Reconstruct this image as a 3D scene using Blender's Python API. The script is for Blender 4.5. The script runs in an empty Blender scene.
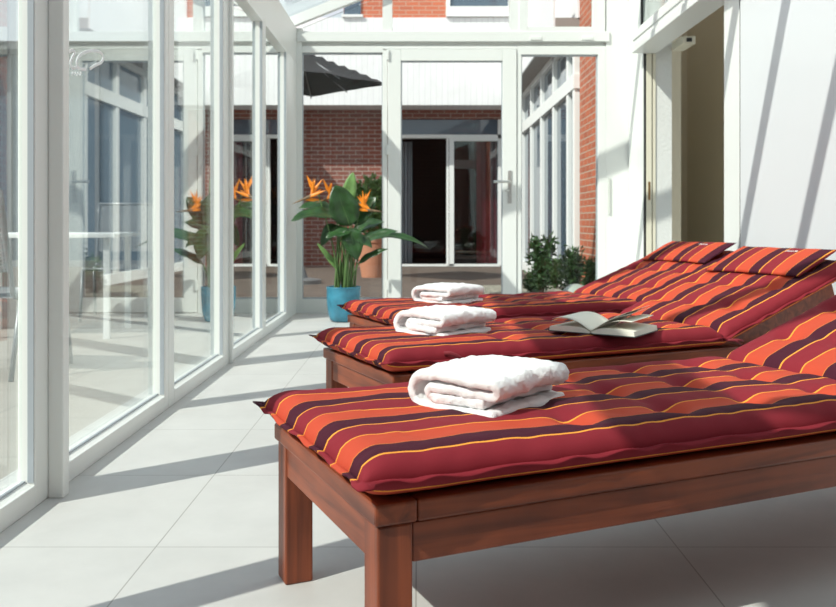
import bpy, bmesh, math, random
from mathutils import Vector, Matrix, noise
random.seed(7)
C = bpy.context.scene
COL = C.collection
PI = math.pi

# ---------------------------------------------------------------- camera, world, sun, exposure
cam = bpy.data.objects.new('camera', bpy.data.cameras.new('camera'))
COL.objects.link(cam)
CAMX, CAMY, CAMZ = 0.0, 0.0, 0.8
cam.location = (CAMX, CAMY, CAMZ)
cam.rotation_euler = (PI/2, 0, 0)
FPX = 860.0; CX = 419.0; CY = 222.0
cam.data.sensor_width = 36.0
cam.data.lens = FPX/836*36
cam.data.shift_x = (418-CX)/836
cam.data.shift_y = -(303.5-CY)/836
cam.data.clip_start = 0.05; cam.data.clip_end = 200
cam.data.dof.use_dof = True
cam.data.dof.focus_distance = 2.0
cam.data.dof.aperture_fstop = 8.0
C.camera = cam

w = bpy.data.worlds.new('sky'); C.world = w; w.use_nodes = True
wn = w.node_tree; wn.nodes.clear()
wo = wn.nodes.new('ShaderNodeOutputWorld'); wb = wn.nodes.new('ShaderNodeBackground')
tc = wn.nodes.new('ShaderNodeTexCoord'); sp = wn.nodes.new('ShaderNodeSeparateXYZ'); cr = wn.nodes.new('ShaderNodeValToRGB')
wn.links.new(tc.outputs['Generated'], sp.inputs[0]); wn.links.new(sp.outputs['Z'], cr.inputs[0])
cr.color_ramp.elements[0].position = 0.0; cr.color_ramp.elements[0].color = (0.95, 0.97, 1.0, 1)
cr.color_ramp.elements[1].position = 0.7; cr.color_ramp.elements[1].color = (0.72, 0.85, 1.0, 1)
wn.links.new(cr.outputs[0], wb.inputs[0]); wb.inputs[1].default_value = 0.90
wn.links.new(wb.outputs[0], wo.inputs[0])

SUN = Vector((1.0, 0.76, -1.18)).normalized()
sl = bpy.data.lights.new('sun', 'SUN'); sl.energy = 4.9; sl.angle = math.radians(0.6); sl.color = (1.0, 0.955, 0.88)
so = bpy.data.objects.new('sun', sl); COL.objects.link(so)
so.location = (-6, -5, 8); so.rotation_euler = SUN.to_track_quat('-Z', 'Y').to_euler()

C.view_settings.view_transform = 'Standard'; C.view_settings.look = 'None'
C.view_settings.exposure = 0.0; C.view_settings.gamma = 1.0
C.view_settings.use_curve_mapping = False

# ---------------------------------------------------------------- materials
def new_mat(name):
    m = bpy.data.materials.new(name); m.use_nodes = True
    nt = m.node_tree; b = nt.nodes['Principled BSDF']
    return m, nt, b
def plain(name, col, rough=0.5, metal=0.0, noise_amt=0.0, nscale=8.0, bump=0.0, bscale=60.0, spec=0.5):
    m, nt, b = new_mat(name)
    b.inputs['Roughness'].default_value = rough; b.inputs['Metallic'].default_value = metal
    b.inputs['Specular IOR Level'].default_value = spec
    b.inputs['Base Color'].default_value = (*col, 1)
    tcn = nt.nodes.new('ShaderNodeTexCoord')
    if noise_amt > 0:
        n = nt.nodes.new('ShaderNodeTexNoise'); n.inputs['Scale'].default_value = nscale; n.inputs['Detail'].default_value = 6
        r = nt.nodes.new('ShaderNodeValToRGB')
        r.color_ramp.elements[0].position = 0.3; r.color_ramp.elements[1].position = 0.7
        r.color_ramp.elements[0].color = (*[c*(1-noise_amt) for c in col], 1)
        r.color_ramp.elements[1].color = (*[min(1, c*(1+noise_amt)) for c in col], 1)
        nt.links.new(tcn.outputs['Object'], n.inputs['Vector']); nt.links.new(n.outputs['Fac'], r.inputs[0])
        nt.links.new(r.outputs[0], b.inputs['Base Color'])
    if bump > 0:
        n2 = nt.nodes.new('ShaderNodeTexNoise'); n2.inputs['Scale'].default_value = bscale; n2.inputs['Detail'].default_value = 4
        bp = nt.nodes.new('ShaderNodeBump'); bp.inputs['Strength'].default_value = bump; bp.inputs['Distance'].default_value = 0.01
        nt.links.new(tcn.outputs['Object'], n2.inputs['Vector']); nt.links.new(n2.outputs['Fac'], bp.inputs['Height'])
        nt.links.new(bp.outputs[0], b.inputs['Normal'])
    return m

def wood(name, axis, c0, c1, rough=0.42):
    m, nt, b = new_mat(name)
    tcn = nt.nodes.new('ShaderNodeTexCoord'); mp = nt.nodes.new('ShaderNodeMapping')
    s = [38, 38, 38]; s[axis] = 2.2
    mp.inputs['Scale'].default_value = s
    n = nt.nodes.new('ShaderNodeTexNoise'); n.inputs['Scale'].default_value = 1.0; n.inputs['Detail'].default_value = 8; n.inputs['Distortion'].default_value = 0.8
    n2 = nt.nodes.new('ShaderNodeTexNoise'); n2.inputs['Scale'].default_value = 5.0; n2.inputs['Detail'].default_value = 3
    r = nt.nodes.new('ShaderNodeValToRGB')
    r.color_ramp.elements[0].position = 0.32; r.color_ramp.elements[0].color = (*c0, 1)
    r.color_ramp.elements[1].position = 0.68; r.color_ramp.elements[1].color = (*c1, 1)
    ad = nt.nodes.new('ShaderNodeMath'); ad.operation = 'MULTIPLY_ADD'; ad.inputs[1].default_value = 0.45
    sb = nt.nodes.new('ShaderNodeMath'); sb.operation = 'MULTIPLY'; sb.inputs[1].default_value = 0.62
    nt.links.new(tcn.outputs['Object'], mp.inputs['Vector']); nt.links.new(mp.outputs[0], n.inputs['Vector'])
    nt.links.new(tcn.outputs['Object'], n2.inputs['Vector'])
    nt.links.new(n.outputs['Fac'], sb.inputs[0]); nt.links.new(n2.outputs['Fac'], ad.inputs[0]); nt.links.new(sb.outputs[0], ad.inputs[2])
    nt.links.new(ad.outputs[0], r.inputs[0]); nt.links.new(r.outputs[0], b.inputs['Base Color'])
    b.inputs['Roughness'].default_value = rough
    bp = nt.nodes.new('ShaderNodeBump'); bp.inputs['Strength'].default_value = 0.15; bp.inputs['Distance'].default_value = 0.003
    nt.links.new(n.outputs['Fac'], bp.inputs['Height']); nt.links.new(bp.outputs[0], b.inputs['Normal'])
    return m

def glass_mat(name, tint=(0.95, 0.98, 0.97), gain=2.2, base=0.018):
    m = bpy.data.materials.new(name); m.use_nodes = True; nt = m.node_tree; nt.nodes.clear()
    out = nt.nodes.new('ShaderNodeOutputMaterial'); mix = nt.nodes.new('ShaderNodeMixShader')
    tr = nt.nodes.new('ShaderNodeBsdfTransparent'); tr.inputs[0].default_value = (*tint, 1)
    gl = nt.nodes.new('ShaderNodeBsdfGlossy'); gl.inputs['Roughness'].default_value = 0.0; gl.inputs[0].default_value = (0.97, 0.99, 0.98, 1)
    ge = nt.nodes.new('ShaderNodeNewGeometry'); dt = nt.nodes.new('ShaderNodeVectorMath'); dt.operation = 'DOT_PRODUCT'
    ab = nt.nodes.new('ShaderNodeMath'); ab.operation = 'ABSOLUTE'
    om = nt.nodes.new('ShaderNodeMath'); om.operation = 'SUBTRACT'; om.inputs[0].default_value = 1.0
    pw = nt.nodes.new('ShaderNodeMath'); pw.operation = 'POWER'; pw.inputs[1].default_value = 4.6
    ma = nt.nodes.new('ShaderNodeMath'); ma.operation = 'MULTIPLY_ADD'; ma.inputs[1].default_value = gain; ma.inputs[2].default_value = base; ma.use_clamp = True
    nt.links.new(ge.outputs['Incoming'], dt.inputs[0]); nt.links.new(ge.outputs['Normal'], dt.inputs[1])
    nt.links.new(dt.outputs['Value'], ab.inputs[0]); nt.links.new(ab.outputs[0], om.inputs[1]); nt.links.new(om.outputs[0], pw.inputs[0])
    nt.links.new(pw.outputs[0], ma.inputs[0]); nt.links.new(ma.outputs[0], mix.inputs[0])
    nt.links.new(tr.outputs[0], mix.inputs[1]); nt.links.new(gl.outputs[0], mix.inputs[2]); nt.links.new(mix.outputs[0], out.inputs[0])
    return m

def brick_mat(name, c1, c2, mortar, plane='xz', scale=1.0):
    m, nt, b = new_mat(name)
    tcn = nt.nodes.new('ShaderNodeTexCoord'); sx = nt.nodes.new('ShaderNodeSeparateXYZ'); cb = nt.nodes.new('ShaderNodeCombineXYZ')
    nt.links.new(tcn.outputs['Object'], sx.inputs[0])
    nt.links.new(sx.outputs['X' if plane == 'xz' else 'Y'], cb.inputs[0]); nt.links.new(sx.outputs['Z'], cb.inputs[1])
    br = nt.nodes.new('ShaderNodeTexBrick')
    br.inputs['Scale'].default_value = scale
    br.inputs['Color1'].default_value = (*c1, 1); br.inputs['Color2'].default_value = (*c2, 1); br.inputs['Mortar'].default_value = (*mortar, 1)
    br.inputs['Brick Width'].default_value = 0.23; br.inputs['Row Height'].default_value = 0.075
    br.inputs['Mortar Size'].default_value = 0.007; br.inputs['Mortar Smooth'].default_value = 0.2; br.inputs['Bias'].default_value = -0.1
    nt.links.new(cb.outputs[0], br.inputs['Vector']); nt.links.new(br.outputs['Color'], b.inputs['Base Color'])
    b.inputs['Roughness'].default_value = 0.85
    bp = nt.nodes.new('ShaderNodeBump'); bp.inputs['Strength'].default_value = 0.4; bp.inputs['Distance'].default_value = 0.01; bp.invert = True
    nt.links.new(br.outputs['Fac'], bp.inputs['Height']); nt.links.new(bp.outputs[0], b.inputs['Normal'])
    return m

def tile_mat(name, col, joint, tx, ty, ox, oy, jw=0.004, rough=0.45):
    m, nt, b = new_mat(name)
    tcn = nt.nodes.new('ShaderNodeTexCoord'); sx = nt.nodes.new('ShaderNodeSeparateXYZ'); nt.links.new(tcn.outputs['Object'], sx.inputs[0])
    facs = []
    for ax, t, o in (('X', tx, ox), ('Y', ty, oy)):
        s1 = nt.nodes.new('ShaderNodeMath'); s1.operation = 'SUBTRACT'; s1.inputs[1].default_value = o - jw/2
        md = nt.nodes.new('ShaderNodeMath'); md.operation = 'FLOORED_MODULO'; md.inputs[1].default_value = t
        lt = nt.nodes.new('ShaderNodeMath'); lt.operation = 'LESS_THAN'; lt.inputs[1].default_value = jw
        nt.links.new(sx.outputs[ax], s1.inputs[0]); nt.links.new(s1.outputs[0], md.inputs[0]); nt.links.new(md.outputs[0], lt.inputs[0]); facs.append(lt)
    mx = nt.nodes.new('ShaderNodeMath'); mx.operation = 'MAXIMUM'
    nt.links.new(facs[0].outputs[0], mx.inputs[0]); nt.links.new(facs[1].outputs[0], mx.inputs[1])
    n = nt.nodes.new('ShaderNodeTexNoise'); n.inputs['Scale'].default_value = 4.0; n.inputs['Detail'].default_value = 8; n.inputs['Roughness'].default_value = 0.65
    r = nt.nodes.new('ShaderNodeValToRGB'); r.color_ramp.elements[0].position = 0.3; r.color_ramp.elements[1].position = 0.7
    r.color_ramp.elements[0].color = (*[c*0.93 for c in col], 1); r.color_ramp.elements[1].color = (*[c*1.05 for c in col], 1)
    nt.links.new(tcn.outputs['Object'], n.inputs['Vector']); nt.links.new(n.outputs['Fac'], r.inputs[0])
    mc = nt.nodes.new('ShaderNodeMix'); mc.data_type = 'RGBA'
    nt.links.new(mx.outputs[0], mc.inputs[0]); nt.links.new(r.outputs[0], mc.inputs[6]); mc.inputs[7].default_value = (*joint, 1)
    nt.links.new(mc.outputs[2], b.inputs['Base Color'])
    b.inputs['Roughness'].default_value = rough
    return m

def lines_mat(name, col, dark, axis, period, frac, rough=0.6):
    m, nt, b = new_mat(name)
    tcn = nt.nodes.new('ShaderNodeTexCoord'); sx = nt.nodes.new('ShaderNodeSeparateXYZ'); nt.links.new(tcn.outputs['Object'], sx.inputs[0])
    md = nt.nodes.new('ShaderNodeMath'); md.operation = 'FLOORED_MODULO'; md.inputs[1].default_value = period
    lt = nt.nodes.new('ShaderNodeMath'); lt.operation = 'LESS_THAN'; lt.inputs[1].default_value = period*frac
    nt.links.new(sx.outputs[axis], md.inputs[0]); nt.links.new(md.outputs[0], lt.inputs[0])
    mp = nt.nodes.new('ShaderNodeMapping'); sc = [3, 3, 3]; sc['XYZ'.index(axis)] = 8; mp.inputs['Scale'].default_value = sc
    n = nt.nodes.new('ShaderNodeTexNoise'); n.inputs['Scale'].default_value = 1.0; n.inputs['Detail'].default_value = 6
    r = nt.nodes.new('ShaderNodeValToRGB'); r.color_ramp.elements[0].position = 0.3; r.color_ramp.elements[1].position = 0.7
    k = 0.04 if sum(col) > 2 else 0.3
    r.color_ramp.elements[0].color = (*[c*(1-k) for c in col], 1); r.color_ramp.elements[1].color = (*[min(1, c*(1+k)) for c in col], 1)
    nt.links.new(tcn.outputs['Object'], mp.inputs[0]); nt.links.new(mp.outputs[0], n.inputs['Vector']); nt.links.new(n.outputs['Fac'], r.inputs[0])
    mc = nt.nodes.new('ShaderNodeMix'); mc.data_type = 'RGBA'
    nt.links.new(lt.outputs[0], mc.inputs[0]); nt.links.new(r.outputs[0], mc.inputs[6]); mc.inputs[7].default_value = (*dark, 1)
    nt.links.new(mc.outputs[2], b.inputs['Base Color']); b.inputs['Roughness'].default_value = rough
    return m

PER = 0.204
BURG = (0.235, 0.022, 0.032); PLUM = (0.065, 0.012, 0.024); ORNG = (0.52, 0.072, 0.036); YEL = (0.85, 0.34, 0.05)
def stripe_mat(name, off=0.0, pillow=False):
    m, nt, b = new_mat(name)
    uv = nt.nodes.new('ShaderNodeUVMap'); sx = nt.nodes.new('ShaderNodeSeparateXYZ'); nt.links.new(uv.outputs[0], sx.inputs[0])
    ad = nt.nodes.new('ShaderNodeMath'); ad.operation = 'ADD'; ad.inputs[1].default_value = off
    md = nt.nodes.new('ShaderNodeMath'); md.operation = 'FLOORED_MODULO'; md.inputs[1].default_value = PER
    dv = nt.nodes.new('ShaderNodeMath'); dv.operation = 'DIVIDE'; dv.inputs[1].default_value = PER
    nt.links.new(sx.outputs['Y'], ad.inputs[0]); nt.links.new(ad.outputs[0], md.inputs[0]); nt.links.new(md.outputs[0], dv.inputs[0])
    r = nt.nodes.new('ShaderNodeValToRGB'); r.color_ramp.interpolation = 'CONSTANT'
    # starts inside the burgundy band, just under the near seam
    stops = [(0.0, YEL), (0.018, BURG), (0.345, YEL), (0.375, PLUM), (0.645, (0.62, 0.2, 0.05)), (0.66, ORNG)]
    e = r.color_ramp.elements
    e[0].position = 0; e[0].color = (*stops[0][1], 1); e[1].position = stops[1][0]; e[1].color = (*stops[1][1], 1)
    for p, c in stops[2:]:
        q = e.new(p); q.color = (*c, 1)
    nt.links.new(dv.outputs[0], r.inputs[0])
    tcn = nt.nodes.new('ShaderNodeTexCoord')
    n = nt.nodes.new('ShaderNodeTexNoise'); n.inputs['Scale'].default_value = 700; n.inputs['Detail'].default_value = 2
    n3 = nt.nodes.new('ShaderNodeTexNoise'); n3.inputs['Scale'].default_value = 22; n3.inputs['Detail'].default_value = 3
    nt.links.new(tcn.outputs['Object'], n.inputs['Vector']); nt.links.new(tcn.outputs['Object'], n3.inputs['Vector'])
    b1 = nt.nodes.new('ShaderNodeBump'); b1.inputs['Strength'].default_value = 0.25; b1.inputs['Distance'].default_value = 0.001
    b2 = nt.nodes.new('ShaderNodeBump'); b2.inputs['Strength'].default_value = 0.25; b2.inputs['Distance'].default_value = 0.006
    nt.links.new(n.outputs['Fac'], b1.inputs['Height']); nt.links.new(n3.outputs['Fac'], b2.inputs['Height']); nt.links.new(b1.outputs[0], b2.inputs['Normal'])
    nt.links.new(b2.outputs[0], b.inputs['Normal'])
    nt.links.new(r.outputs[0], b.inputs['Base Color'])
    b.inputs['Roughness'].default_value = 0.75; b.inputs['Specular IOR Level'].default_value = 0.12
    b.inputs['Sheen Weight'].default_value = 0.0
    return m

M = {}
M['white'] = plain('white_painted_frame', (0.81, 0.825, 0.80), 0.32)
M['white_far'] = plain('white_render', (0.82, 0.83, 0.82), 0.6)
M['panel'] = plain('white_gloss_panel', (0.74, 0.76, 0.785), 0.22)
M['plaster'] = plain('white_plaster', (0.74, 0.75, 0.73), 0.85, bump=0.5, bscale=35)
M['cream'] = plain('cream_plastic', (0.78, 0.74, 0.60), 0.4)
M['olive'] = plain('olive_grey_wall', (0.74, 0.66, 0.51), 0.9, bump=0.15, bscale=30)
M['gasket'] = plain('black_rubber', (0.02, 0.02, 0.02), 0.6)
M['alu'] = plain('grey_spacer', (0.42, 0.46, 0.50), 0.35, 0.2)
M['glass'] = glass_mat('clear_window_glass')
M['glass_roof'] = glass_mat('clear_roof_glass', gain=0.7, base=0.03)
M['floor'] = tile_mat('pale_floor_tile', (0.60, 0.595, 0.575), (0.36, 0.35, 0.33), 0.6416, 0.6, -0.648, 2.117, 0.0035)
M['terrace'] = tile_mat('terrace_paving', (0.36, 0.33, 0.29), (0.22, 0.20, 0.18), 0.6, 0.6, 0.0, 0.0, 0.008, 0.8)
M['deck'] = lines_mat('weathered_deck_board', (0.13, 0.095, 0.075), (0.025, 0.018, 0.014), 'Y', 0.145, 0.12, 0.8)
M['cladding'] = lines_mat('white_slat_cladding', (0.84, 0.84, 0.85), (0.66, 0.66, 0.68), 'X', 0.1, 0.07, 0.6)
M['cladding_side'] = plain('white_side_cladding', (0.80, 0.80, 0.81), 0.6)
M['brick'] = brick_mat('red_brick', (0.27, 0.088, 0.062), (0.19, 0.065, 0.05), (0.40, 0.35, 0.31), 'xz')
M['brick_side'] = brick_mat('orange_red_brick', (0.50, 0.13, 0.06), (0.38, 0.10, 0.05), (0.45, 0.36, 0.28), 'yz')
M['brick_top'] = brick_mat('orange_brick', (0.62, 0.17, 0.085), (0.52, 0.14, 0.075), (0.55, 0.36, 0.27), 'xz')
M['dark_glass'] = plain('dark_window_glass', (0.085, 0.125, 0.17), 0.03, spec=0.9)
M['grey_pane'] = plain('pale_grey_pane', (0.42, 0.46, 0.44), 0.08)
M['brick_dark'] = brick_mat('dark_brick', (0.16, 0.06, 0.045), (0.12, 0.05, 0.04), (0.2, 0.18, 0.16), 'yz')
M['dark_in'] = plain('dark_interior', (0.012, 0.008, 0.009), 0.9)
M['curtain_red'] = plain('red_curtain', (0.55, 0.04, 0.06), 0.9)
M['curtain_grey'] = plain('grey_curtain', (0.30, 0.33, 0.36), 0.9)
WA, WB = (0.075, 0.016, 0.007), (0.30, 0.070, 0.024)
M['wood_x'] = wood('red_stained_wood_lengthwise', 0, WA, WB); M['wood_y'] = wood('red_stained_wood_crosswise', 1, WA, WB); M['wood_z'] = wood('red_stained_wood_upright', 2, WA, WB)
M['towel'] = plain('white_terry', (0.90, 0.90, 0.905), 0.95, bump=0.45, bscale=420, spec=0.1)
M['towel'].node_tree.nodes['Principled BSDF'].inputs['Sheen Weight'].default_value = 0.3
M['strap'] = plain('burgundy_strap', (0.22, 0.02, 0.03), 0.8)
M['paper'] = plain('book_paper', (0.80, 0.78, 0.68), 0.8)
M['cover'] = plain('book_cover', (0.05, 0.05, 0.05), 0.5)
M['steel'] = plain('brushed_steel', (0.62, 0.62, 0.60), 0.3, 0.7)
M['umbrella'] = plain('black_canvas', (0.022, 0.022, 0.025), 0.9, bump=0.2, bscale=6)
M['grey_metal'] = plain('grey_metal', (0.25, 0.26, 0.27), 0.4, 0.5)
M['leaf'] = plain('dark_green_leaf', (0.022, 0.068, 0.016), 0.35, noise_amt=0.35, nscale=14)
M['leaf_light'] = plain('light_green_leaf', (0.16, 0.30, 0.09), 0.45, noise_amt=0.25, nscale=14)
M['stem'] = plain('green_stem', (0.09, 0.17, 0.05), 0.45, noise_amt=0.3)
M['orange'] = plain('orange_petal', (0.95, 0.28, 0.01), 0.5)
M['beak'] = plain('flower_bract', (0.20, 0.13, 0.07), 0.5, noise_amt=0.4, nscale=20)
M['blue_petal'] = plain('blue_petal', (0.05, 0.05, 0.4), 0.5)
M['pot'] = plain('turquoise_glaze', (0.045, 0.215, 0.31), 0.18, noise_amt=0.35, nscale=9)
M['soil'] = plain('dark_soil', (0.04, 0.03, 0.02), 0.95, bump=0.6, bscale=50)
M['terracotta'] = plain('terracotta', (0.50, 0.22, 0.13), 0.8)
M['shrub'] = plain('shrub_leaf', (0.06, 0.12, 0.04), 0.6, noise_amt=0.4, nscale=10)
M['twig'] = plain('brown_twig', (0.12, 0.08, 0.05), 0.8)
M['gravel'] = plain('grey_gravel', (0.28, 0.27, 0.22), 0.95, noise_amt=0.5, nscale=25, bump=1.0, bscale=40)
M['stone'] = plain('pale_stone', (0.60, 0.62, 0.58), 0.8, noise_amt=0.1)
M['mesh_fabric'] = plain('grey_mesh_fabric', (0.30, 0.31, 0.32), 0.7)
M['decal'] = plain('frosted_white_print', (0.85, 0.87, 0.88), 0.6)

# ---------------------------------------------------------------- helpers
def link(name, me, mat, parent=None, smooth=False):
    o = bpy.data.objects.new(name, me); COL.objects.link(o)
    if mat: me.materials.append(mat)
    if parent: o.parent = parent
    if smooth:
        for p in me.polygons: p.use_smooth = True
    return o
def from_bm(name, bm, mat, parent=None, smooth=False):
    bmesh.ops.recalc_face_normals(bm, faces=bm.faces)
    me = bpy.data.meshes.new(name); bm.to_mesh(me); bm.free()
    return link(name, me, mat, parent, smooth)
def add_box(bm, x0, x1, y0, y1, z0, z1, bev=0.0):
    mtx = Matrix.Translation(((x0+x1)/2, (y0+y1)/2, (z0+z1)/2)) @ Matrix.Diagonal((abs(x1-x0), abs(y1-y0), abs(z1-z0), 1))
    g = bmesh.ops.create_cube(bm, size=1.0, matrix=mtx)
    if bev > 0:
        es = list({e for v in g['verts'] for e in v.link_edges})
        bmesh.ops.bevel(bm, geom=es, offset=bev, segments=2, affect='EDGES', profile=0.5)
def boxes(name, lst, mat, parent=None, bev=0.0):
    bm = bmesh.new()
    for b in lst: add_box(bm, *b, bev)
    return from_bm(name, bm, mat, parent)
def tube(bm, pts, rad, seg=8, cap=True):
    pts = [Vector(p) for p in pts]; n = len(pts)
    rs = rad if isinstance(rad, (list, tuple)) else [rad]*n
    rings = []; prev = None
    for i, p in enumerate(pts):
        d = (pts[min(i+1, n-1)] - pts[max(i-1, 0)]).normalized()
        if prev is None:
            a = Vector((0, 0, 1)) if abs(d.z) < 0.9 else Vector((1, 0, 0))
            u = d.cross(a).normalized()
        else:
            u = (prev - d*prev.dot(d)).normalized()
        prev = u; v = d.cross(u)
        rings.append([bm.verts.new(p + (u*math.cos(2*PI*k/seg) + v*math.sin(2*PI*k/seg))*rs[i]) for k in range(seg)])
    for i in range(n-1):
        for k in range(seg):
            bm.faces.new((rings[i][k], rings[i][(k+1) % seg], rings[i+1][(k+1) % seg], rings[i+1][k]))
    if cap:
        bm.faces.new(rings[0][::-1]); bm.faces.new(rings[-1])
def lathe(bm, prof, seg=48):
    rings = [[bm.verts.new((r*math.cos(2*PI*k/seg), r*math.sin(2*PI*k/seg), z)) for k in range(seg)] for r, z in prof]
    for i in range(len(rings)-1):
        for k in range(seg):
            bm.faces.new((rings[i][k], rings[i][(k+1) % seg], rings[i+1][(k+1) % seg], rings[i+1][k]))
    bm.faces.new(rings[0][::-1]); bm.faces.new(rings[-1])
def prism(bm, poly, a0, a1, axis):
    """poly: 2-D points; axis 'x' -> (y,z), 'y' -> (x,z), 'z' -> (x,y)"""
    def P(p, a):
        return {'x': (a, p[0], p[1]), 'y': (p[0], a, p[1]), 'z': (p[0], p[1], a)}[axis]
    A = [bm.verts.new(P(p, a0)) for p in poly]; B = [bm.verts.new(P(p, a1)) for p in poly]
    bm.faces.new(A); bm.faces.new(B[::-1]); n = len(poly)
    for i in range(n): bm.faces.new((A[i], B[i], B[(i+1) % n], A[(i+1) % n]))
def thing(name, label, cat, loc=(0, 0, 0), rz=0.0, group=None):
    o = bpy.data.objects.new(name, None); COL.objects.link(o)
    o.empty_display_size = 0.1
    o.location = loc; o.rotation_euler = (0, 0, rz); o['label'] = label; o['category'] = cat
    if group: o['group'] = group
    return o
def tag(o, label, cat, group=None, kind=None):
    o['label'] = label; o['category'] = cat
    if group: o['group'] = group
    if kind: o['kind'] = kind
    return o
def struct(o, label=None, cat=None):
    o['kind'] = 'structure'
    if label: o['label'] = label
    if cat: o['category'] = cat
    return o
def sroot(name, label, cat):
    o = bpy.data.objects.new(name, None); COL.objects.link(o); o.empty_display_size = 0.1
    return struct(o, label, cat)

# ================================================================= THE ROOM
YE = 7.56; XL = -1.075; XR = 1.84; YB = -0.72
GX = -1.112                      # inner face of the left glass
def ex(px): return (px-CX)*YE/FPX
def ez(py): return CAMZ + (CY-py)*YE/FPX

struct(boxes('floor', [(-1.3, 3.4, YB, YE+0.14, -0.12, 0.0), (XR+0.4, 3.4, YE+0.14, 10.4, -0.12, 0.0)], M['floor']), 'pale grey tiled floor of the sunroom', 'floor')

# ---- left glazed wall
ZT = 2.2
struct(boxes('wall_left', [(-1.15, XL, YB, YE+0.12, ZT, 2.5)], M['white']), 'white eaves beam above the long glazed side', 'wall')
# solids: (y0, y1) frame zones between the panes
solids = [(-0.97, -0.72), (0.20, 0.37), (1.29, 1.46), (2.38, 2.63), (3.61, 3.78), (4.70, 4.97), (5.89, 6.04), (6.95, 7.56)]
wi = 1
for i in range(len(solids)-1):
    g0 = solids[i][1]; g1 = solids[i+1][0]+0.03
    m0 = (solids[i][0]+solids[i][1])/2 if i else solids[0][0]
    m1 = (solids[i+1][0]+solids[i+1][1])/2 if i < len(solids)-2 else YE
    r = sroot('window_%d' % wi, 'tall glazed panel of the left side, %s from the end wall' % ['first','second','third','fourth','fifth','sixth','seventh','eighth','ninth'][len(solids)-2-i], 'window'); wi += 1
    bm = bmesh.new()
    zb, zt = 0.070, ZT-0.02
    e = 0.0015
    add_box(bm, -1.125, XL, m0+e, g0, 0.0, ZT, 0.004); add_box(bm, -1.125, XL, g1, m1-e, 0.0, ZT, 0.004)
    add_box(bm, -1.125, XL, g0, g1, 0.0, 0.062, 0.003); add_box(bm, -1.125, XL, g0, g1, zt, ZT)
    # sloping bottom bead
    prism(bm, [(XL-0.002, 0.060), (-1.111, zb), (-1.124, zb), (-1.124, 0.05), (XL-0.002, 0.05)], g0, g1, 'y')
    from_bm('window_frame', bm, M['white'], r)
    boxes('glazing_bead', [(-1.096, -1.079, g1-0.003, g1+0.002, zb, zt), (-1.096, -1.079, g0-0.002, g0+0.003, zb, zt), (-1.1115, -1.104, g0, g1, zb-0.006, zb+0.004)], M['alu'], r)
    boxes('glass_pane', [(-1.122, GX, g0, g1, zb-0.01, zt+0.01)], M['glass'], r)
    if abs(g0-2.63) < 0.01: logo_parent = r
# protruding cover posts
struct(boxes('trim_1', [(XL, -1.03, 2.49, 2.535, 0, ZT+0.3)], M['white'], bev=0.004), 'projecting cover post of the glazed side, nearest', 'trim')
struct(boxes('trim_2', [(XL, -1.055, 4.86, 4.90, 0, ZT)], M['white'], bev=0.004), 'projecting cover strip between the middle glazed panels', 'trim')
struct(boxes('trim_3', [(XL, -1.03, 0.17, 0.215, 0, ZT+0.3)], M['white'], bev=0.004), 'projecting cover post near the camera', 'trim')

# white print on the second pane
def lp(px, py):
    D = 1.110*FPX/(CX-px); return (-1.1105, D, CAMZ+(CY-py)*D/FPX)
def smooth_pts(pts, n=6):
    P = [Vector(p) for p in pts]; P = [P[0]*2-P[1]] + P + [P[-1]*2-P[-2]]; out = []
    for i in range(1, len(P)-2):
        for k in range(n):
            t = k/n; a, b, c, d = P[i-1], P[i], P[i+1], P[i+2]
            out.append(0.5*((2*b)+(c-a)*t+(2*a-5*b+4*c-d)*t*t+(3*b-a-3*c+d)*t**3))
    out.append(P[-2]); return out
bm = bmesh.new()
for st, rr in (([(69.8, 51.5), (73, 50.3), (75, 53), (72.5, 58), (70.6, 63.5), (73, 68), (77.5, 67.2)], 0.006),
               ([(86, 69.3), (79.5, 68.6), (77.2, 64.7), (77.7, 59), (82.5, 53.6), (93, 50.6), (100.4, 52.4), (103.5, 57.3), (101.4, 62.5), (96, 65.0), (90.3, 68.6)], 0.006)):
    tube(bm, smooth_pts([lp(*p) for p in st]), rr, 6)
for st in ([(72, 75.5), (73, 71.8), (74.4, 74.6), (75.6, 71.8), (76.4, 75.5)], [(77, 75.5), (78.4, 71.8), (79.8, 75.5)], [(80.6, 75.5), (80.8, 72.0), (82, 73.4)]):
    tube(bm, [lp(*p) for p in st], 0.0026, 5)
o = from_bm('window_lettering', bm, M['decal'], logo_parent); o['label'] = 'white script lettering printed on the glass'
for v in o.data.vertices: v.co.x = -1.1105 + (v.co.x+1.1105)*0.3

# ---- end wall: gable frame
bm = bmesh.new()
y0, y1 = YE, YE+0.10
def er(px0, px1, py0, py1, yy0=y0, yy1=y1, bev=0.003):
    add_box(bm, ex(px0), ex(px1), yy0, yy1, ez(py1), ez(py0), bev)
er(289, 302, 28, 313.4)                                    # corner post
er(302, 382.5, 299, 313.4); er(382.5, 387.3, 50, 313.4)
er(302, 383, 46, 52.5); er(383, 517, 46.2, 49); er(517, 606, 46, 54.5)
er(517, 521.5, 54, 313.4); er(521.5, 598, 300, 313.4); er(598, 606, 54, 313.4)
er(289, 606, 41.5, 46.5, y0+0.035)                            # recessed shadow gap
er(297, 609, 31.8, 41.8, y0-0.02)                             # transom rail
RS = 0.407
def rz_(x): return 2.50 + RS*(x-XL)
def upto(px0, px1, py1):
    xa, xb = ex(px0), ex(px1)
    prism(bm, [(xa, ez(py1)), (xb, ez(py1)), (xb, rz_(xb)+0.02), (xa, rz_(xa)+0.02)], y0, y1, 'y')
upto(382.5, 392, 32); upto(510, 519, 32)
o = from_bm('wall_end', bm, M['white']); struct(o, 'white framed glazed end gable', 'wall')
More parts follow.
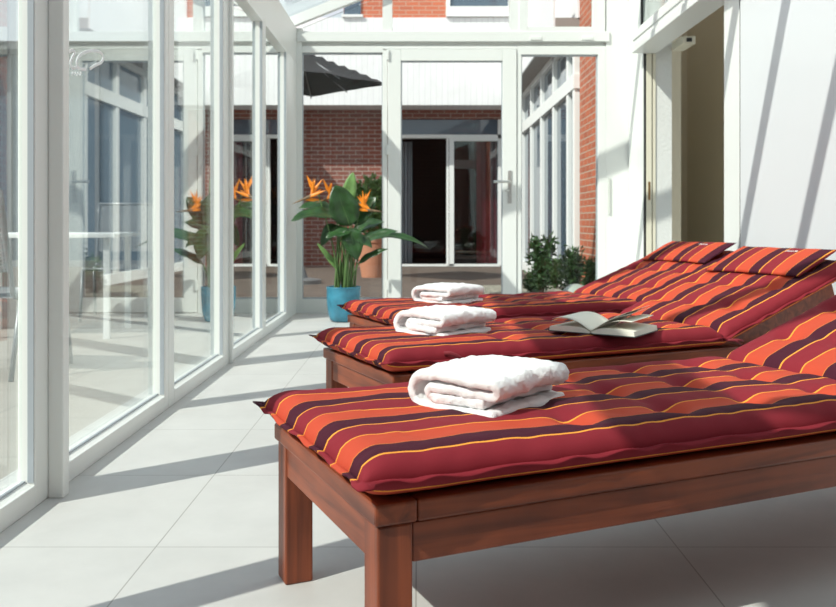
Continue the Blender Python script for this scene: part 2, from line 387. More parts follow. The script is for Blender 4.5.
# panes
def window(name, px0, px1, py0, py1, label, gm=M['glass']):
    r = sroot(name, label, 'window')
    boxes('glass_pane', [(ex(px0)-0.01, ex(px1)+0.01, y0+0.045, y0+0.065, ez(py1)-0.01, ez(py0)+0.01)], gm, r)
    a, b, c, d = ex(px0), ex(px1), ez(py1), ez(py0); t = 0.012
    boxes('glazing_bead', [(a, a+t*0.6, y0+0.02, y0+0.045, c, d), (b-t*0.6, b, y0+0.02, y0+0.045, c, d), (a, b, y0+0.02, y0+0.045, d-t, d), (a, b, y0+0.02, y0+0.045, c, c+t)], M['alu'], r)
    return r
window('window_20', 302, 382.5, 52.5, 299, 'fixed pane of the end wall behind the potted plant')
window('window_21', 521.5, 598, 54.5, 300, 'fixed pane of the end wall beside the door')
# gable glass, left triangle and middle
r = sroot('window_22', 'triangular gable pane under the first rafter', 'window')
bm = bmesh.new(); xa, xb = ex(302), ex(382.5); prism(bm, [(xa, ez(32)), (xb, ez(32)), (xb, rz_(xb)), (xa, rz_(xa))], y0+0.045, y0+0.065, 'y')
from_bm('glass_pane', bm, M['glass'], r)
r = sroot('window_23', 'middle gable pane above the door', 'window')
bm = bmesh.new(); xa, xb = ex(392), ex(510); prism(bm, [(xa, ez(32)), (xb, ez(32)), (xb, rz_(xb)), (xa, rz_(xa))], y0+0.045, y0+0.065, 'y')
from_bm('glass_pane', bm, M['glass'], r)
r = sroot('window_24', 'hinged gable vent window with white sash', 'window')
xa, xb = ex(519), ex(605); zt_ = rz_(xa)-0.02
bm = bmesh.new()
add_box(bm, xa, ex(527.5), y0-0.012, y0+0.07, ez(38.5), zt_, 0.003); add_box(bm, ex(593), xb, y0-0.012, y0+0.07, ez(38.5), zt_, 0.003)
add_box(bm, ex(527.5), ex(593), y0-0.012, y0+0.07, ez(38.5), ez(27), 0.003); add_box(bm, xa, xb, y0-0.012, y0+0.07, zt_-0.01, zt_+0.1, 0.003)
from_bm('window_frame', bm, M['white'], r)
boxes('glass_pane', [(ex(527.5), ex(593), y0+0.03, y0+0.05, ez(27), zt_)], M['glass'], r)
for px in (530, 581): boxes('hinge', [(ex(px), ex(px+11), y0-0.03, y0-0.008, ez(40.5), ez(37))], M['white'], r, 0.002)
# vertical post at right corner
struct(boxes('trim_4', [(ex(606), XR, y0, y1, 0, 3.66)], M['white'], bev=0.003), 'white corner pier right of the end glazing', 'trim')
struct(boxes('trim_5', [(ex(608)-0.0, ex(610), y0-0.014, y0, ez(214), ez(178))], M['stone']), 'small grey catch on the right pier', 'trim')

# door
r = sroot('door_1', 'white glazed terrace door in the end wall', 'door')
dm = bmesh.new()
def dr(px0, px1, py0, py1): add_box(dm, ex(px0), ex(px1), y0-0.012, y0+0.07, ez(py1), ez(py0), 0.004)
dr(387.9, 401, 49.5, 312.5); dr(502.5, 516.5, 49.5, 312.5); dr(401, 502.5, 49.5, 61); dr(401, 502.5, 298, 312.5)
from_bm('door_leaf', dm, M['white'], r)
boxes('glass_pane', [(ex(401), ex(502.5), y0+0.03, y0+0.05, ez(298), ez(61))], M['glass'], r)
boxes('glazing_bead', [(ex(401), ex(401.9), y0, y0+0.03, ez(298), ez(61)), (ex(401), ex(502.5), y0, y0+0.03, ez(62), ez(61)), (ex(501.6), ex(502.5), y0, y0+0.03, ez(298), ez(61))], M['alu'], r)
hx, hz = ex(509.5), ez(182)
bm = bmesh.new()
add_box(bm, hx-0.018, hx+0.018, y0-0.022, y0-0.012, ez(203.5), ez(170.5), 0.004)
hp = from_bm('handle_plate', bm, M['steel'], r)
bm = bmesh.new()
tube(bm, [(hx, y0-0.02, hz), (hx, y0-0.06, hz), (hx-0.02, y0-0.068, hz), (hx-0.10, y0-0.068, hz+0.001), (hx-0.145, y0-0.064, hz-0.002)], [0.011, 0.011, 0.012, 0.012, 0.012], 12)
from_bm('door_handle', bm, M['steel'], r, True)
bm = bmesh.new(); tube(bm, [(hx, y0-0.018, ez(196)), (hx, y0-0.034, ez(196))], 0.011, 12); tube(bm, [(hx, y0-0.03, ez(190.5)), (hx-0.045, y0-0.05, ez(191))], 0.006, 8)
from_bm('lock_cylinder', bm, M['steel'], r, True)
for zz in (55, 150, 285):
    boxes('hinge', [(ex(386.6), ex(389.0), y0-0.03, y0-0.008, ez(zz+5), ez(zz-5))], M['white'], r, 0.002)

# ---- roof
bm = bmesh.new()
ys = [3.43+0.75*k for k in range(-8, 5)]
ry = [y for y in ys if y > YB+0.1] + [YE-0.03]
ri = 10
for y in ry:
    wd = 0.034
    bmr = bmesh.new()
    last = (y == ry[-1])
    dz = 0.0 if not last else 0.01
    xa, xb = -1.22, XR
    prism(bmr, [(xa, rz_(xa)+0.02-0.0), (xb, rz_(xb)), (xb, rz_(xb)+0.11), (xa, rz_(xa)+0.11)], y-wd, y+wd, 'y')
    struct(from_bm('trim_%d' % ri, bmr, M['white']), 'white sloping rafter of the glass roof', 'trim'); ri += 1
bm = bmesh.new()
xa, xb = -1.25, XR
prism(bm, [(xa, rz_(xa)+0.115), (xb, rz_(xb)+0.115), (xb, rz_(xb)+0.13), (xa, rz_(xa)+0.13)], YB, YE+0.12, 'y')
struct(from_bm('ceiling', bm, M['glass_roof']), 'sloping clear glass roof', 'ceiling')

# ---- right wall with the open doorway
DO0, DO1 = 5.19, 7.06
ZD = 2.18
bm = bmesh.new()
add_box(bm, XR, XR+0.12, 0.3, 4.925, 0, 2.6)
add_box(bm, XR, XR+0.12, 4.925, DO0, ZD+0.3, 2.6)
o = from_bm('wall_right', bm, M['panel']); struct(o, 'glossy white wall panel on the right', 'wall')
bm = bmesh.new()
add_box(bm, XR, XR+0.06, 4.945, DO0, 0, ZD+0.12, 0.003)
add_box(bm, XR, XR+0.03, DO1+0.0, YE, 0, 4.2)
add_box(bm, XR, XR+0.12, 3.0, DO1, ZD+0.12, ZD+0.2)
o = from_bm('wall_right_frame', bm, M['white']); o.name = 'wall_right_end'; struct(o, 'white wall and jamb around the open doorway', 'wall')
struct(boxes('trim_30', [(XR+0.004, XR+0.02, 4.925, 4.945, 0, 2.45)], M['gasket']), 'black joint beside the white wall panel', 'trim')
struct(boxes('trim_31', [(1.74, XR+0.10, 4.4, 7.04, ZD, ZD+0.06), (1.755, XR, 4.4, 7.04, ZD+0.06, ZD+0.10), (1.745, XR, 4.4, 7.04, ZD+0.10, ZD+0.17)], M['white'], bev=0.004), 'white projecting head above the doorway', 'trim')
# upper window strip in the right wall
r = sroot('window_25', 'upper window over the doorway', 'window')
bm = bmesh.new()
add_box(bm, XR-0.03, XR+0.06, 7.03, 7.2, ZD+0.17, 4.2); add_box(bm, XR-0.03, XR+0.06, 5.6, 5.68, ZD+0.2, 4.2); add_box(bm, XR-0.03, XR+0.06, 6.25, 6.33, ZD+0.2, 4.2)
add_box(bm, XR-0.03, XR+0.06, 3, 7.1, ZD+0.17, ZD+0.22); add_box(bm, XR-0.03, XR+0.06, YB, 7.1, 3.62, 3.80)
from_bm('window_frame', bm, M['white'], r)
boxes('gasket', [(XR-0.028, XR-0.012, 7.015, 7.03, ZD+0.22, 3.62)], M['gasket'], r)
boxes('glass_pane', [(XR-0.012, XR-0.002, 3.0, 7.03, ZD+0.215, 3.62)], M['grey_pane'], r)
r['label'] = 'upper window over the doorway, grey glass'
struct(boxes('wall_right_upper', [(XR, XR+0.1, YB, 3.0, 2.6, 4.2), (XR, XR+0.1, 3.0, YE, 3.7, 4.2)], M['panel']), 'white upper wall on the right', 'wall')
# door track profile strips on the far jamb (facing the camera)
jy = DO1
struct(boxes('trim_32', [(XR+0.005, XR+0.022, jy-0.012, jy, 0, ZD), (XR+0.066, XR+0.072, jy-0.004, jy, 0, ZD)], M['gasket']), 'dark seals of the doorway jamb', 'trim')
struct(boxes('trim_33', [(XR+0.022, XR+0.066, jy-0.02, jy+0.1, 0, ZD), (XR+0.075, XR+0.10, jy-0.012, jy+0.1, 0, ZD)], M['cream'], bev=0.002), 'cream jamb profile of the doorway', 'trim')
for zz in (0.98, 1.02): pass
struct(boxes('trim_34', [(XR+0.036, XR+0.052, jy-0.024, jy-0.018, 0.98, 1.13)], plain('brass', (0.35, 0.2, 0.07), 0.4, 0.8)), 'brass lock strike in the cream jamb', 'trim')
bm = bmesh.new()
add_box(bm, XR+0.09, XR+0.235, jy, jy+0.6, 0, 2.6)
struct(from_bm('wall_return', bm, M['plaster']), 'white rough plaster reveal inside the doorway', 'wall')
bm = bmesh.new()
add_box(bm, XR+0.40, 3.3, 10.26, 10.35, 0, 3.8)     # far dark wall
add_box(bm, 3.2, 3.3, 8.3, 10.26, 0, 3.8); add_box(bm, 3.2, 3.3, 3.5, 8.3, 0, 0.3)          # side wall of the small room
add_box(bm, XR+0.12, 3.3, 3.4, 3.5, 0, 2.6); add_box(bm, XR+0.41, XR+0.5, 7.68, 10.26, 0, 3.8); add_box(bm, XR+0.13, 3.3, 8.2, 8.3, 3.4, 3.8)
struct(from_bm('wall_inner', bm, M['olive']), 'olive grey walls of the dim room beyond the doorway', 'wall')
struct(boxes('ceiling_inner', [(XR+0.12, 3.3, 3.4, 8.25, 3.4, 3.5)], M['olive']), 'ceiling of the dim room beyond the doorway', 'ceiling')
_r = sroot('window_26', 'unseen side window and skylight added to light the dim room', 'window')  # side glazing and skylight out of view, added to brighten this room
boxes('glass_pane', [(3.24, 3.26, 3.5, 8.3, 0.3, 3.4), (XR+0.42, 3.3, 8.3, 10.35, 3.8, 3.81)], M['glass_roof'], _r)
r = thing('door_closer', 'cream door closer box high inside the open doorway', 'door closer', (2.08, 7.04, 2.18))
boxes('closer_body', [(0.0, 0.10, -0.30, 0.0, 0.0, 0.06)], M['cream'], r, 0.004)
boxes('end_cap', [(0.03, 0.07, -0.31, -0.30, 0.015, 0.045)], M['gasket'], r)
r.location = (2.07, 7.05, 2.2)

# unseen walls around the camera, made dark brick to cut bounced light
struct(boxes('wall_right_near', [(XR, XR+0.12, YB, 0.3, 0, 2.6)], M['brick_dark']), 'unseen near part of the right wall, made dark brick to cut bounced light', 'wall')
struct(boxes('wall_back', [(-1.25, XR, YB-0.1, YB, 0, 3.9)], M['brick']), 'unseen wall behind the camera, set close in dark brick to cut bounced light', 'wall')

# ================================================================= OUTSIDE
struct(boxes('ground_terrace', [(-14, -1.3, -8, 6.6, -0.12, -0.02)], M['terrace']), 'pale stone terrace beside the sunroom', 'ground')
struct(boxes('ground_deck', [(-14, -1.3, 6.6, 16.0, -0.12, -0.02), (-1.3, 3.2, YE+0.141, 16.0, -0.12, -0.02)], M['deck']), 'brown weathered timber deck beyond the end wall', 'ground')
struct(boxes('ground_yard', [(-60, 60, -60, 80, -0.2, -0.121)], M['terrace']), 'ground around the buildings', 'ground')
DF = 15.65
def fx(px, D=DF): return (px-CX)*D/FPX
def fz(py, D=DF): return CAMZ+(CY-py)*D/FPX
# opposite house
house = thing('brick_house', 'red brick house with white slat fascia across the courtyard', 'building', (0, DF, 0))
def hb(name, lst, mat, parent=house, bev=0):
    return boxes(name, [(a, b, c-DF, d-DF, e, f) for a, b, c, d, e, f in lst], mat, parent, bev)
ox0, ox1 = fx(393), fx(503); ozt = fz(119)
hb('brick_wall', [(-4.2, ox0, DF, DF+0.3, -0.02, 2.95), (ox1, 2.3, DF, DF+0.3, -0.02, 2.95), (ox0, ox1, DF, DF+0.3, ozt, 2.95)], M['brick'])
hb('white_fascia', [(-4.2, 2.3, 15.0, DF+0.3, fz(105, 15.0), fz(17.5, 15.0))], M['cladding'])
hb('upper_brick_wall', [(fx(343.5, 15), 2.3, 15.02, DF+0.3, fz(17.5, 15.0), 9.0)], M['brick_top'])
w1 = hb('upper_window_frame', [(fx(450, 15), fx(510, 15), 14.94, 15.06, fz(17, 15), fz(7, 15)), (fx(446, 15), fx(450, 15), 14.94, 15.06, fz(17, 15), 6.0), (fx(508, 15), fx(512, 15), 14.96, 15.06, fz(17, 15), 6.0)], M['white_far'])
hb('pane', [(fx(450, 15), fx(508, 15), 14.99, 15.01, fz(7, 15), 6.0)], M['dark_glass'])
hb('upper_window_pane', [(fx(344, 15), fx(361, 15), 14.99, 15.01, fz(15, 15), 6.0)], M['dark_glass'])
hb('upper_window_sill', [(fx(342, 15), fx(363, 15), 14.95, 15.05, fz(17.5, 15), fz(15, 15))], M['white_far'])
hb('added_shade_pier', [(-2.9, -2.62, 14.78, DF, -0.02, 2.84)], M['brick'])  # added pier, there to throw shade on the left brickwork
# dark-glazed left part, added as dark backdrop so glass reflections stand out
hb('backdrop_roof', [(-14, -4.2, 15.2, DF+3, 3.86, 4.0)], plain('dark_roof_edge', (0.10, 0.10, 0.10), 0.8))
hb('backdrop_glazing', [(-14, -4.2, DF+0.05, DF+0.07, 0.1, 3.86)], M['dark_glass'])
hb('backdrop_frame', [(-14, -4.2, DF, DF+0.12, -0.02, 0.1)] + [(x_, x_+0.08, DF, DF+0.12, 0.1, 3.86) for x_ in (-13.9, -12.3, -10.7, -9.1, -7.5, -5.9, -4.3)], M['grey_metal'])
# sliding door recess
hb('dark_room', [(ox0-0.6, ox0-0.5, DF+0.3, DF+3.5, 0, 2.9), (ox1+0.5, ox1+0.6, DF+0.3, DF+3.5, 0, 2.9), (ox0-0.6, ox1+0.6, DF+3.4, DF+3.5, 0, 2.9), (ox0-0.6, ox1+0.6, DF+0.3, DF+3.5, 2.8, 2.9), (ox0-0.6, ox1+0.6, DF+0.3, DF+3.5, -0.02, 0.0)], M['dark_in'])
sd = hb('sliding_door_frame', [(ox0, ox1, DF+0.02, DF+0.14, fz(138), fz(134.5)), (ox0, ox0+0.06, DF+0.02, DF+0.14, 0, ozt),
    (fx(498), ox1, DF+0.02, DF+0.14, 0, ozt), (fx(446.5), fx(448.8), DF+0.02, DF+0.12, 0, fz(138)), (fx(449.3), fx(454), DF+0.0, DF+0.08, 0, fz(138)),
    (fx(449.3), fx(500), DF+0.0, DF+0.08, -0.01, fz(264)), (fx(454), fx(498), DF+0.0, DF+0.08, fz(141), fz(138)), (ox0, fx(449), DF+0.04, DF+0.12, -0.01, 0.03)], M['white_far'])
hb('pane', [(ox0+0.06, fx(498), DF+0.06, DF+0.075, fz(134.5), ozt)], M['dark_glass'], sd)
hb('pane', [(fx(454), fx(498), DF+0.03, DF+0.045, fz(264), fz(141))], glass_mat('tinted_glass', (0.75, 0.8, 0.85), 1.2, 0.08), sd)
bm = bmesh.new()
n = 40; xa, xb = fx(478), fx(499)
fr = [(xa+(xb-xa)*i/n, 0.42+0.035*math.sin(i*1.9)) for i in range(n+1)]
prism(bm, fr + [(x, y+0.01) for x, y in fr[::-1]], 0.03, 2.3, 'z')
o = from_bm('curtain', bm, M['curtain_red'], house); o.location = (0, 0, 0)
bm = bmesh.new()
xa, xb = ox0+0.02, fx(412); fr = [(xa+(xb-xa)*i/20, 0.45+0.03*math.sin(i*1.9)) for i in range(21)]
prism(bm, fr + [(x, y+0.01) for x, y in fr[::-1]], 0.03, 2.3, 'z')
from_bm('curtain', bm, M['curtain_grey'], house)

# side wing: brick pier then mullioned glazing along x = 1.84
wing = thing('glazed_wing', 'white mullioned wing with brick pier running along the courtyard', 'building', (XR, 11, 0))
def wb_(name, lst, mat, parent=wing, bev=0):
    return boxes(name, [(a-XR, b-XR, c-11, d-11, e, f) for a, b, c, d, e, f in lst], mat, parent, bev)
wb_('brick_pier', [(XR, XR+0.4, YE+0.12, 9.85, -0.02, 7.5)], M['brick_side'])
wb_('upper_cladding', [(XR-0.02, XR+0.4, 9.85, 14.99, 3.12, 7.5)], M['cladding_side'])
wb_('soffit', [(XR-0.28, XR+0.1, 9.85, 14.99, 3.02, 3.14)], plain('grey_soffit', (0.30, 0.27, 0.25), 0.8))
wb_('eaves_board', [(XR-0.30, XR-0.28, 9.85, 14.99, 3.02, 3.55)], M['cladding_side'])
bm = bmesh.new()
mull = [9.93, 10.35, 11.45, 12.6, 13.75, 14.88]
for y in mull: add_box(bm, -0.06, 0.06, y-11-0.055, y-11+0.055, -0.02, 3.02, 0.006)
add_box(bm, -0.07, 0.06, 9.85-11, 14.98-11, 2.33, 2.50, 0.004); add_box(bm, -0.07, 0.06, 9.85-11, 14.98-11, -0.02, 0.12, 0.004); add_box(bm, -0.06, 0.06, 9.85-11, 14.98-11, 2.93, 3.02)
mo = from_bm('mullion_frame', bm, M['white_far'], wing)
for a, b in zip(mull[:-1], mull[1:]):
    wb_('pane', [(XR-0.01, XR+0.01, a+0.06, b-0.06, 0.1, 2.35)], M['dark_glass'])
    wb_('pane', [(XR-0.01, XR+0.01, a+0.06, b-0.06, 2.48, 2.95)], M['dark_glass'])

# planting bed and shrubs outside the right end window
struct(boxes('ground_bed', [(0.75, XR, YE+0.2, 10.2, -0.02, 0.05)], M['gravel']), 'gravel planting bed outside the end window', 'ground')
def leaf_cloud(bm, c, rx, rz, n, size, rng, elong=2.6):
    for i in range(n):
        while True:
            p = Vector((rng.uniform(-1, 1), rng.uniform(-1, 1), rng.uniform(-1, 1)))
            if p.length < 1: break
        q = Vector((c[0]+p.x*rx, c[1]+p.y*rx, c[2]+p.z*rz))
        d = Vector((rng.gauss(0, 1), rng.gauss(0, 1), rng.gauss(0.5, 1))).normalized(); s = d.cross(Vector((rng.gauss(0, 1), rng.gauss(0, 1), rng.gauss(0, 1)))).normalized()
        L = size*rng.uniform(0.7, 1.3); W = L/elong; nn = d.cross(s)*W*0.3
        vs = [bm.verts.new(q), bm.verts.new(q+d*L*0.5+s*W*0.5+nn), bm.verts.new(q+d*L), bm.verts.new(q+d*L*0.5-s*W*0.5+nn)]
        m = bm.verts.new(q+d*L*0.5)
        bm.faces.new((vs[0], vs[1], m)); bm.faces.new((vs[1], vs[2], m)); bm.faces.new((vs[2], vs[3], m)); bm.faces.new((vs[3], vs[0], m))
def shrub(px, y, h, wdt, n, label, rng, size=0.07, spikes=6):
    x = (px-CX)*y/FPX
    r = thing('shrub', label, 'shrub', (x, y, 0.05), 0, None)
    bm = bmesh.new(); fb = bmesh.new()
    for k in range(spikes):
        a = rng.uniform(0, 2*PI); lean = rng.uniform(0.1, 0.5)*wdt; hh = h*rng.uniform(0.65, 1.0)
        top = Vector((math.cos(a)*lean, math.sin(a)*lean, hh))
        pts = [Vector((0.1*top.x, 0.1*top.y, -0.02)), Vector((0.5*top.x+rng.uniform(-.02, .02), 0.5*top.y, hh*0.5)), top]
        tube(bm, smooth_pts(pts, 4), [0.007-0.0006*i for i in range(9)], 5)
        for t in range(n//spikes//8):
            f = rng.uniform(0.2, 1.0); p = top*f
            leaf_cloud(fb, (p.x, p.y, p.z), 0.05+0.04*(1-f), 0.06, 8, size, rng, 2.8)
    from_bm('branches', bm, M['twig'], r); o = from_bm('foliage', fb, M['shrub'], r)
rng = random.Random(3)
shrub(541, 8.5, 0.62, 0.24, 900, 'tallest leafy shrub by the left edge of the end window', rng)
shrub(570, 8.6, 0.50, 0.30, 800, 'bushy shrub between the window mullion and the pale stone', rng)
shrub(590, 8.3, 0.45, 0.22, 500, 'small shrub nearest the brick pier', rng)
shrub(556, 9.75, 0.34, 0.36, 800, 'low bush behind and between the taller shrubs', rng, 0.06, 9)
shrub(533, 9.15, 0.20, 0.26, 600, 'low spreading shrub under the tallest one', rng, 0.06, 8)
bm = bmesh.new(); bmesh.ops.create_icosphere(bm, subdivisions=3, radius=0.13)
for v in bm.verts:
    v.co.z *= 0.75; v.co += v.co.normalized()*0.02*noise.noise(v.co*9)
o = from_bm('garden_stone', bm, M['stone'], None, True); o.location = ((577-CX)*8.0/FPX, 8.0, 0.13)
tag(o, 'pale rounded stone at the foot of the shrubs', 'stone')

# terracotta tub with a green bush, beyond the plant
x, y = (373-CX)*12.8/FPX, 12.8
r = thing('terracotta_planter', 'terracotta tub with leafy bush on the far deck', 'planter', (x, y, -0.02))
bm = bmesh.new(); lathe(bm, [(0.17, 0.0), (0.20, 0.2), (0.235, 0.5), (0.25, 0.52), (0.25, 0.58), (0.21, 0.58), (0.20, 0.52)], 32); from_bm('tub', bm, M['terracotta'], r, False)
bm = bmesh.new(); leaf_cloud(bm, (0, 0, 1.05), 0.32, 0.45, 1400, 0.10, rng, 2.2); from_bm('foliage', bm, plain('bush_leaf', (0.12, 0.22, 0.06), 0.6, noise_amt=0.3), r)
bm = bmesh.new(); tube(bm, [(0, 0, 0.5), (0.02, 0, 0.8), (0, 0, 1.2)], 0.02, 8); from_bm('stem', bm, M['twig'], r)

# parasol
pxc, yc = 300.5, 11.5
r = thing('parasol', 'black square parasol standing on the far deck', 'parasol', ((pxc-CX)*yc/FPX, yc, -0.02))
HW = 0.83; za, zr = 3.15, 2.67; r.rotation_euler = (0, 0, PI/4)
bm = bmesh.new()
N = 16
def can(u, v):
    m = max(abs(u), abs(v)); x_ = u*HW; y_ = v*HW
    d = abs(abs(u)-abs(v)); sag = 0.05*math.sin(PI*min(1, m))*min(1, d*2.2)
    return Vector((x_, y_, za-(za-zr)*m-sag+0.02*noise.noise(Vector((u*2, v*2, 0)))))
g = [[bm.verts.new(can(-1+2*i/N, -1+2*j/N)) for j in range(N+1)] for i in range(N+1)]
for i in range(N):
    for j in range(N): bm.faces.new((g[i][j], g[i+1][j], g[i+1][j+1], g[i][j+1]))
o = from_bm('canopy', bm, M['umbrella'], r); so_ = o.modifiers.new('thick', 'SOLIDIFY'); so_.thickness = 0.004
bm = bmesh.new()
for k in range(8):
    a = PI/4*k; L = HW*(1.38 if k % 2 else 0.98); tube(bm, [(0, 0, za-0.06), (math.cos(a)*L, math.sin(a)*L, zr-0.03)], 0.009, 6)
o = from_bm('ribs', bm, M['grey_metal'], r)
bm = bmesh.new(); tube(bm, [(0, 0, 0.02), (0, 0, za+0.05)], 0.022, 12); from_bm('pole', bm, M['grey_metal'], r)
bm = bmesh.new(); lathe(bm, [(0.28, 0), (0.28, 0.05), (0.10, 0.08), (0.04, 0.25)], 32); from_bm('base', bm, M['grey_metal'], r)

# garden furniture seen through the left glass
def garden_table(x, y, rz, label):
    r = thing('garden_table', label, 'table', (x, y, -0.02), rz)
    boxes('tabletop', [(-0.55, 0.55, -0.38, 0.38, 0.71, 0.74)], M['white_far'], r, 0.004)
    for sx_ in (-1, 1):
        for sy_ in (-1, 1):
            boxes('leg', [(sx_*0.48-0.02, sx_*0.48+0.02, sy_*0.31-0.02, sy_*0.31+0.02, 0, 0.71)], M['white_far'], r)
garden_table(-2.7, 6.3, 0.1, 'white rectangular garden table on the terrace outside the second pane')
def garden_chair(x, y, rz, label, fab, frm, group=None):
    r = thing('garden_chair', label, 'chair', (x, y, -0.02), rz, group)
    bm = bmesh.new()
    for s in (-1, 1):
        tube(bm, smooth_pts([(s*0.25, -0.24, 0.43), (s*0.25, 0.2, 0.42), (s*0.25, 0.27, 0.55), (s*0.25, 0.36, 0.98)], 5), 0.013, 8)
    tube(bm, [(-0.25, 0.36, 0.98), (0.25, 0.36, 0.98)], 0.013, 8); tube(bm, [(-0.25, -0.24, 0.43), (0.25, -0.24, 0.43)], 0.013, 8)
    from_bm('frame', bm, frm, r, True)
    for s in (-1, 1):
        b1 = bmesh.new(); tube(b1, [(s*0.26, -0.22, 0.43), (s*0.27, -0.27, 0.0)], 0.013, 8); from_bm('leg', b1, frm, r, True)
        b1 = bmesh.new(); tube(b1, [(s*0.26, 0.2, 0.43), (s*0.27, 0.30, 0.0)], 0.013, 8); from_bm('leg', b1, frm, r, True)
    # woven seat and back: strips
    def sheet(name, P, nu, nv):
        bm = bmesh.new()
        for i in range(nu):
            a = P(i/nu+0.0, 0); 
            u0, u1 = i/nu, (i+0.6)/nu
            q = [P(u0, 0), P(u1, 0), P(u1, 1), P(u0, 1)]; bm.faces.new([bm.verts.new(v) for v in q])
        for j in range(nv):
            v0, v1 = j/nv, (j+0.6)/nv
            q = [P(0, v0), P(1, v0), P(1, v1), P(0, v1)]; q = [v+Vector((0, -0.002, 0.002)) for v in q]; bm.faces.new([bm.verts.new(v) for v in q])
        o = from_bm(name, bm, fab, r); mo_ = o.modifiers.new('t', 'SOLIDIFY'); mo_.thickness = 0.002
    sheet('seat', lambda u, v: Vector((-0.24+0.48*u, -0.23+0.43*v, 0.43-0.01*v)), 26, 24)
    sheet('backrest', lambda u, v: Vector((-0.24+0.48*u, 0.275+0.085*v, 0.56+0.41*v)), 26, 24)
garden_chair(-2.32, 4.75, 3.0, 'grey mesh garden chair outside the glass at far left', M['mesh_fabric'], M['grey_metal'])
garden_chair(-2.55, 7.35, 0.15, 'grey mesh garden chair behind the garden table', M['mesh_fabric'], M['grey_metal'])

# ================================================================= LOUNGERS
LW = 0.632; LL = 2.0; FT = 0.344; HG = 1.30; AL = math.radians(19.5)
ANG = math.radians(25.0)
def bend(s, z, z0=0.0):
    """rotate past the hinge about (HG, z0)"""
    if s <= HG: return s, z
    a = AL; ds = s-HG; dz = z-z0
    return HG+ds*math.cos(a)-dz*math.sin(a), z0+ds*math.sin(a)+dz*math.cos(a)

def make_lounger(loc, rz, label):
    r = thing('sun_lounger', label, 'sun lounger', loc, rz, 'wooden loungers in a row')
    T = 0.037
    boxes('end_rail', [(0, 0.075, 0.0, LW, FT-T, FT)], M['wood_y'], r, 0.005)
    boxes('end_rail', [(LL-0.075, LL, 0.0, LW, FT-T, FT)], M['wood_y'], r, 0.005)
    for t0 in (0.0, LW-0.06):
        boxes('side_rail', [(0.0755, LL-0.0755, t0, t0+0.06, FT-T, FT)], M['wood_x'], r, 0.005)
    ap0 = 0.238; e = 0.006
    boxes('end_apron', [(e+0.004, 0.035, 0.07, LW-0.07, ap0, FT-T-0.002)], M['wood_y'], r, 0.003)
    boxes('end_apron', [(LL-0.035, LL-e-0.004, 0.07, LW-0.07, ap0, FT-T-0.002)], M['wood_y'], r, 0.003)
    for t0, t1 in ((e+0.004, 0.036), (LW-0.036, LW-e-0.004)):
        boxes('side_apron', [(0.07, LL-0.07, t0, t1, ap0, FT-T-0.002)], M['wood_x'], r, 0.003)
    for sx0 in (e, LL-0.070-e):
        for sy0 in (e, LW-0.070-e):
            boxes('leg', [(sx0, sx0+0.063, sy0, sy0+0.063, 0.0, FT-T-0.001)], M['wood_z'], r, 0.004)
    sl_ = [(0.085+i*0.0925, 0.085+i*0.0925+0.07, 0.03, LW-0.03, FT-0.024, FT-0.004) for i in range(13)]
    boxes('slats', sl_, M['wood_y'], r, 0.002)
    # raised backrest panel
    bm = bmesh.new()
    def bb(s0, s1, t0, t1, z0, z1):
        vs = []
        c = [(s0, z0), (s1, z0), (s1, z1), (s0, z1)]
        pts = []
        for s, z in c:
            q = (HG+0.01+(s)*math.cos(AL)-z*math.sin(AL), FT-0.018+s*math.sin(AL)+z*math.cos(AL)); pts.append(q)
        prism(bm, pts, t0, t1, 'y')
    for t0 in (0.064, LW-0.104): bb(0.0, 0.68, t0, t0+0.04, -0.062, 0.0)
    for i in range(7): bb(0.01+i*0.096, 0.08+i*0.096, 0.066, LW-0.066, 0.0, 0.016)
    from_bm('backrest', bm, M['wood_y'], r)
    for t0 in (0.11, LW-0.14):
        bm = bmesh.new()
        zt_ = FT-0.018+0.45*math.sin(AL)-0.02; xs_ = HG+0.45*math.cos(AL)
        prism(bm, [(xs_, zt_), (xs_+0.03, zt_), (xs_+0.16, FT-0.05), (xs_+0.13, FT-0.05)], t0, t0+0.028, 'y')
        from_bm('backrest_prop', bm, M['wood_x'], r)
    bm = bmesh.new(); add_box(bm, 1.72, 1.93, 0.04, LW-0.04, FT-T-0.016, FT-T-0.003); from_bm('prop_rest', bm, M['wood_y'], r)
    return r

